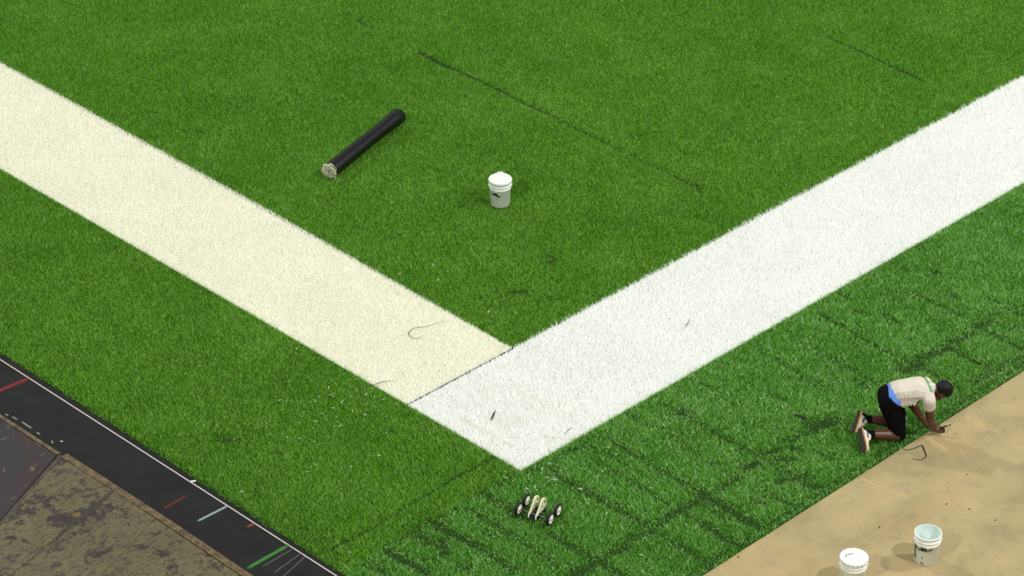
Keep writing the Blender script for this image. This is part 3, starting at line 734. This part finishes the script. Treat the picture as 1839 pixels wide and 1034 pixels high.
def blob(name, prims, m, parent, voxel=.007, smooth=4, fac=.5):
    """one continuous surface: overlapping tapered volumes fused into a single skin"""
    me = bpy.data.meshes.new(name)
    total = bmesh.new()
    for p in prims:
        b_ = bmesh.new(); add_prim(b_, p); tmp = bpy.data.meshes.new('tmp'); b_.to_mesh(tmp); b_.free()
        total.from_mesh(tmp); bpy.data.meshes.remove(tmp)
    bmesh.ops.recalc_face_normals(total, faces=total.faces[:])
    total.to_mesh(me); total.free()
    o = bpy.data.objects.new(name, me); COL.objects.link(o)
    rm = o.modifiers.new('fuse', 'REMESH'); rm.mode = 'VOXEL'; rm.voxel_size = voxel
    sm = o.modifiers.new('relax', 'SMOOTH'); sm.iterations = smooth; sm.factor = fac
    dg = bpy.context.evaluated_depsgraph_get(); me2 = bpy.data.meshes.new_from_object(o.evaluated_get(dg))
    o.modifiers.clear(); o.data = me2; bpy.data.meshes.remove(me); me2.name = name
    me2.materials.clear(); me2.materials.append(m); me2.polygons.foreach_set('use_smooth', [True] * len(me2.polygons))
    o.parent = parent
    return o

m_skin = mat('dark_brown_skin', (84, 49, 34), .42, .45, var=(72, 40, 27), scale=12)
m_shirt = mat('white_cotton', (196, 189, 174), .85, .2, var=(188, 180, 166), scale=8, bump=.35, bscale=60)
m_short = mat('black_shorts_cloth', (5, 5, 6), .9, .1)
m_blue = mat('blue_underwear', (84, 122, 196), .8, .2)
m_durag = mat('black_headscarf', (6, 6, 7), .6, .25, bump=.6, bscale=25)
m_shoe = mat('tan_shoe_upper', (196, 178, 148), .7, var=(206, 196, 176), scale=30)
m_sole = mat('worn_brown_outsole', (64, 55, 40), .8, var=(44, 38, 30), scale=24)
m_mid = mat('cream_midsole', (178, 142, 98), .7)
m_sock = mat('black_sock', (7, 7, 8), .9, .1)
m_bluep = mat('blue_shoe_panel', (48, 82, 124), .7)

pel = V((-.125, .135, .49)); wai = V((.01, .14, .57)); che = V((.20, .14, .598)); upc = V((.295, .14, .592))
shR, shL = V((.315, -.035, .550)), V((.315, .315, .555))
elR, wrR = V((.355, .025, .262)), V((.435, .145, .022))
elL, wrL = V((.185, .300, .275)), V((.350, .275, .028))
hipR, hipL = V((-.12, .045, .465)), V((-.12, .225, .47))
knR, knL = V((.015, .0, .058)), V((.045, .27, .058))
anR, anL = V((-.340, -.085, .125)), V((-.345, .215, .130))
heR, toR = V((-.440, -.10, .180)), V((-.410, -.295, .045))
heL, toL = V((-.418, .24, .190)), V((-.488, .105, .045))
neck0, head = V((.375, .14, .605)), V((.478, .135, .585))

prims = [
    hull(ell(pel, (.085, .13, .10)), ell(wai, (.09, .135, .10))), hull(ell(wai, (.09, .135, .10)), ell(che, (.10, .155, .115))),
    hull(ell(che, (.10, .155, .115)), ell(upc, (.06, .16, .09))),
    cap(upc + V((0, -.09, .01)), .065, shR, .058), cap(upc + V((0, .09, .01)), .065, shL, .058),
    cap(shR, .064, elR, .050), cap(elR, .050, elR.lerp(wrR, .35), .049), cap(elR.lerp(wrR, .35), .049, wrR, .030),
    cap(shL, .064, elL, .050), cap(elL, .050, elL.lerp(wrL, .35), .048), cap(elL.lerp(wrL, .35), .048, wrL, .030),
    cap(hipR, .095, knR + V((-.01, 0, .03)), .062), cap(hipL, .095, knL + V((-.01, 0, .03)), .062),
    cap(knR, .058, knR.lerp(anR, .35), .074), cap(knR.lerp(anR, .35), .074, knR.lerp(anR, .7), .056), cap(knR.lerp(anR, .7), .056, anR, .038),
    cap(knL, .058, knL.lerp(anL, .35), .074), cap(knL.lerp(anL, .35), .074, knL.lerp(anL, .7), .056), cap(knL.lerp(anL, .7), .056, anL, .038),
    cap(anR, .036, anR.lerp(toR, .5), .030), cap(anL, .036, anL.lerp(toL, .5), .030),
    cap(upc + V((.03, 0, .01)), .062, neck0, .056), cap(neck0, .056, head + V((-.03, 0, 0)), .055),
    # head: crown forward, face turned down
    hull(ell(head + V((.022, 0, .018)), (.092, .074, .082)), ell(head + V((-.004, 0, -.040)), (.070, .062, .070))),
    ell(head + V((-.052, 0, -.075)), (.036, .042, .042)),                       # jaw
    cap(head + V((.012, 0, -.108)), .012, head + V((-.026, 0, -.124)), .017),   # nose
    cap(head + V((-.048, -.018, -.112)), .009, head + V((-.048, .018, -.112)), .009),  # lips
    cap(head + V((.026, -.030, -.098)), .010, head + V((.026, .030, -.098)), .010),    # brow
]
for s in (-1, 1): prims.append(ell(head + V((-.006, s * .072, -.028)), (.030, .009, .018), (0, .5, 0)))   # ears
def hand(wr, fdir, pside, up_, curl, spread=.0):
    """palm and five fingers: fdir = finger direction, pside = thumb side"""
    f = V(fdir).normalized(); t_ = V(pside).normalized(); n_ = V(up_).normalized(); out = []
    pc = wr + f * .045
    out.append(hull(ell(wr + f * .012, (.026, .026, .020)), ell(pc + t_ * .022 + f * .02, (.016, .016, .013)), ell(pc - t_ * .028 + f * .018, (.016, .016, .013))))
    for i, (off, ln) in enumerate(((.030, .072), (.010, .080), (-.011, .075), (-.031, .060))):
        b = pc + t_ * off + f * .030; a1, a2, a3 = curl
        d1 = f * math.cos(a1) - n_ * math.sin(a1); d2 = f * math.cos(a2) - n_ * math.sin(a2); d3 = f * math.cos(a3) - n_ * math.sin(a3)
        k1 = b + d1 * ln * .46; k2 = k1 + d2 * ln * .32; k3 = k2 + d3 * ln * .22
        out += [cap(b, .0098, k1, .0092), cap(k1, .0092, k2, .0086), cap(k2, .0086, k3, .0076)]
    tb = wr + f * .022 + t_ * .024; t1_ = tb + (t_ * .7 + f * .7).normalized() * .036; t2_ = t1_ + (f * .9 + t_ * .15 - n_ * .3).normalized() * .032
    out += [cap(tb, .0135, t1_, .0108), cap(t1_, .0108, t2_, .0090)]
    return out
# near hand: a loose fist round the knife, little finger side on the concrete; far hand presses the turf edge flat
prims += hand(wrR, (.93, .30, -.10), (-.25, .45, .86), (-.3, .85, -.45), (.45, 1.35, 2.0))
prims += hand(wrL, (.95, -.1, -.22), (0, -1, 0), (.22, 0, 1), (.05, .2, .3))
body = blob('body', prims, m_skin, person, .0045, 3)
body['label'] = 'dark brown skin of arms, calves and face'
for s in (-1, 1):
    bm = bmesh.new(); bmesh.ops.create_icosphere(bm, subdivisions=2, radius=.011, matrix=Matrix.Translation(head + V((.010, s * .028, -.096))))
    obj('eye', bm, mat('eye_white', (210, 205, 196), .3), person, True)

# T-shirt
sp = [hull(ell(V((-.072, .150, .540)), (.072, .150, .122)), ell(wai, (.10, .160, .122))), hull(ell(wai, (.10, .158, .118)), ell(che, (.11, .176, .130))),
      hull(ell(che, (.11, .176, .130)), ell(upc + V((.0, 0, 0)), (.075, .178, .105))),
      hull(ell(V((.05, .10, .45)), (.07, .10, .05)), ell(che + V((-.02, 0, -.05)), (.09, .15, .08))),
      cap(upc + V((0, -.09, .01)), .082, shR, .078), cap(upc + V((0, .09, .01)), .082, shL, .078),
      cap(shR, .078, shR.lerp(elR, .30), .074), cap(shL, .078, shL.lerp(elL, .30), .074),
      cap(upc + V((.02, 0, .012)), .072, V((.365, .14, .602)), .066),
      # loose hem hanging below the near flank
      cap(V((-.02, .015, .48)), .03, V((.045, .02, .432)), .016)]
for k in range(5):   # drag folds running down the flank from the armpit to the hem
    x = -.02 + k * .042
    sp.append(cap(V((x + .07, -.008 - .006 * (k % 2), .62)), .010, V((x + .01, .004, .465)), .016))
shirt = blob('t_shirt', sp, m_shirt, person, .006, 5)
shirt['label'] = 'off-white T-shirt with green lettering across the shoulders'
# open the sleeve ends and hem a little inward so that cloth ends cleanly over skin
# underwear band between shirt and shorts
blob('underwear', [hull(ell(V((-.118, .135, .512)), (.085, .170, .126), (0, .25, 0)), ell(V((-.08, .136, .525)), (.07, .166, .121))), hull(ell(V((-.085, .03, .50)), (.06, .079, .105)), ell(V((-.036, .037, .476)), (.050, .080, .082)))], m_blue, person, .006, 3)
# shorts
blob('shorts', [hull(ell(V((-.160, .135, .500)), (.082, .174, .130), (0, .35, 0)), ell(V((-.135, .135, .465)), (.10, .172, .11))),
                hull(ell(V((-.10, .02, .478)), (.06, .079, .106)), ell(V((-.042, .035, .455)), (.056, .084, .088))), hull(ell(V((-.10, .25, .475)), (.06, .078, .105)), ell(V((-.040, .235, .455)), (.055, .082, .085))),
                hull(ell(hipR + V((-.01, -.002, .0)), (.118, .095, .115)), ell(V((-.015, .002, .20)), (.098, .088, .06)), ell(V((-.01, 0, .105)), (.092, .082, .04))),
                hull(ell(hipL + V((-.01, .0, .0)), (.118, .095, .115)), ell(V((.015, .262, .20)), (.098, .088, .06)), ell(V((.02, .268, .105)), (.092, .082, .04)))], m_short, person, .007, 5)
for kn in (knR, knL):
    blob('knee_pad', [hull(ell(kn + V((.030, -.002, .0)), (.048, .066, .060)), ell(kn + V((.012, 0, .045)), (.055, .068, .03)))], m_sock, person, .006, 3)
for an, he, to, nm in ((anR, heR, toR, 0), (anL, heL, toL, 1)):
    kn = knR if nm == 0 else knL
    blob('sock', [cap(an.lerp(kn, .12), .049, an, .043), cap(an, .043, an.lerp(he, .5), .04)], m_sock, person, .006, 2)
    # shoe: sole plane faces backward; frame: l along the foot, n out of the sole, w across
    l = (to - he).normalized(); shin = (an - (he + to) / 2); n_ = -(shin - l * shin.dot(l)).normalized(); w_ = l.cross(n_)
    def at(a, b, c_): return he + l * a + n_ * b + w_ * c_
    Lf = (to - he).length
    up_ = blob('shoe', [hull(('e', at(.02, -.045, 0), V((.040,) * 3), (0, 0, 0)), ('e', at(Lf * .55, -.035, 0), V((.042,) * 3), (0, 0, 0))),
                        hull(('e', at(Lf * .5, -.030, .004), V((.042,) * 3), (0, 0, 0)), ('e', at(Lf * .92, -.020, -.006), V((.036,) * 3), (0, 0, 0))),
                        hull(('e', at(.015, -.06, 0), V((.036,) * 3), (0, 0, 0)), ('e', at(.06, -.085, 0), V((.040,) * 3), (0, 0, 0)), ('e', at(.10, -.07, 0), V((.036,) * 3), (0, 0, 0)))], m_shoe, person, .006, 3)
    bm = bmesh.new()
    out = [(-.030, .0, .026), (-.018, .028, .028), (.05, .034, .032), (.12, .036, .040), (.19, .044, .044), (.225, .036, .036), (.248, .010, .012)]
    ks = (Lf + .03) / .25
    ring = [(a * ks, b) for a, b, c_ in out] + [(a * ks, -c_) for a, b, c_ in out[::-1]]
    def slab(n0, n1, g):
        b2 = bmesh.new(); A = [b2.verts.new(at(a, n0, c_ * g)) for a, c_ in ring]; B = [b2.verts.new(at(a, n1, c_ * g)) for a, c_ in ring]; k = len(ring)
        for i in range(k): b2.faces.new((A[i], A[(i + 1) % k], B[(i + 1) % k], B[i]))
        b2.faces.new(A[::-1]); b2.faces.new(B); bmesh.ops.recalc_face_normals(b2, faces=b2.faces[:])
        return b2
    bm.free()
    obj('midsole', slab(-.016, .004, 1.06), m_mid, up_); obj('outsole', slab(.004, .024, 1.10), m_sole, up_)
    blob('shoe_panel', [hull(('e', at(.03, -.060, -.030 * 1), V((.016,) * 3), (0, 0, 0)), ('e', at(.085, -.050, -.034), V((.013,) * 3), (0, 0, 0))),
                        hull(('e', at(.03, -.060, .030), V((.016,) * 3), (0, 0, 0)), ('e', at(.085, -.050, .034), V((.013,) * 3), (0, 0, 0)))], m_bluep, up_, .005, 1)
# headscarf
blob('headscarf', [hull(ell(head + V((.026, 0, .026)), (.108, .090, .092), (0, .25, 0)), ell(head + V((.055, 0, -.025)), (.070, .080, .060))),
                   hull(ell(head + V((-.045, 0, .045)), (.030, .055, .035)), ell(head + V((.0, 0, .04)), (.06, .075, .06)))] +
                  [cap(head + V((-.02, y, .102 - abs(y) * .5)), .005, head + V((.10, y * .8, .058 - abs(y) * .45)), .004) for y in (-.05, -.025, 0, .03)], m_durag, person, .005, 2)

# green lettering wrapped across the upper back, each glyph laid on the cloth
bvh = BVHTree.FromPolygons([v.co[:] for v in shirt.data.vertices], [p_.vertices[:] for p_ in shirt.data.polygons])
m_letter = mat('green_print', (24, 140, 74), .7)
def lay(y, x):
    h_ = bvh.ray_cast(V((x, y, 1.2)), V((0, 0, -1)))
    return h_[0] + h_[1] * .0018 if h_[0] else None
for gi in range(7):
    y0 = -.005 + gi * .041; bm = bmesh.new(); rnd = random.Random(gi)
    strokes = [((0, 0), (.28, 1))] + [((.28, k), (1, k + .24)) for k in (0, .38, .76) if rnd.random() > .12] + ([((.74, 0), (1, 1))] if rnd.random() > .5 else [])
    for (a0, b0), (a1, b1) in strokes:
        n1, n2 = 4, 4; g = []
        for i in range(n1 + 1):
            row = []
            for j in range(n2 + 1):
                yy = y0 + (a0 + (a1 - a0) * i / n1) * .034; xx = .318 - .22 * yy + (b0 + (b1 - b0) * j / n2) * .036
                row.append(lay(yy, xx))
            g.append(row)
        for i in range(n1):
            for j in range(n2):
                q4 = [g[i][j], g[i + 1][j], g[i + 1][j + 1], g[i][j + 1]]
                if all(q is not None for q in q4): bm.faces.new([bm.verts.new(q) for q in q4])
    if len(bm.faces): obj('letter', bm, m_letter, shirt)
    else: bm.free()

# knife held in the near hand
kn0 = wrR + V((.128, .03, .030)); kd = V((.88, .12, .26)).normalized()
kt = empty('utility_knife', PB @ (kn0 - kd * .06)); kt.rotation_euler = (0, 0, body_yaw)
tag(kt, 'small dark utility knife held in the kneeling worker\'s hand', 'knife')
bm = bmesh.new(); tube(bm, [V((0, 0, 0)), kd * .05, kd * .085], .0095, 10); obj('handle', bm, m_dark, kt, True)
bm = bmesh.new(); tube(bm, [kd * .083, kd * .098], .0045, 8); obj('collar', bm, m_steel, kt, True)
bm = bmesh.new(); tube(bm, [kd * .098, kd * .115, kd * .130], .008, 8, True); obj('blade', bm, m_dark, kt, True)
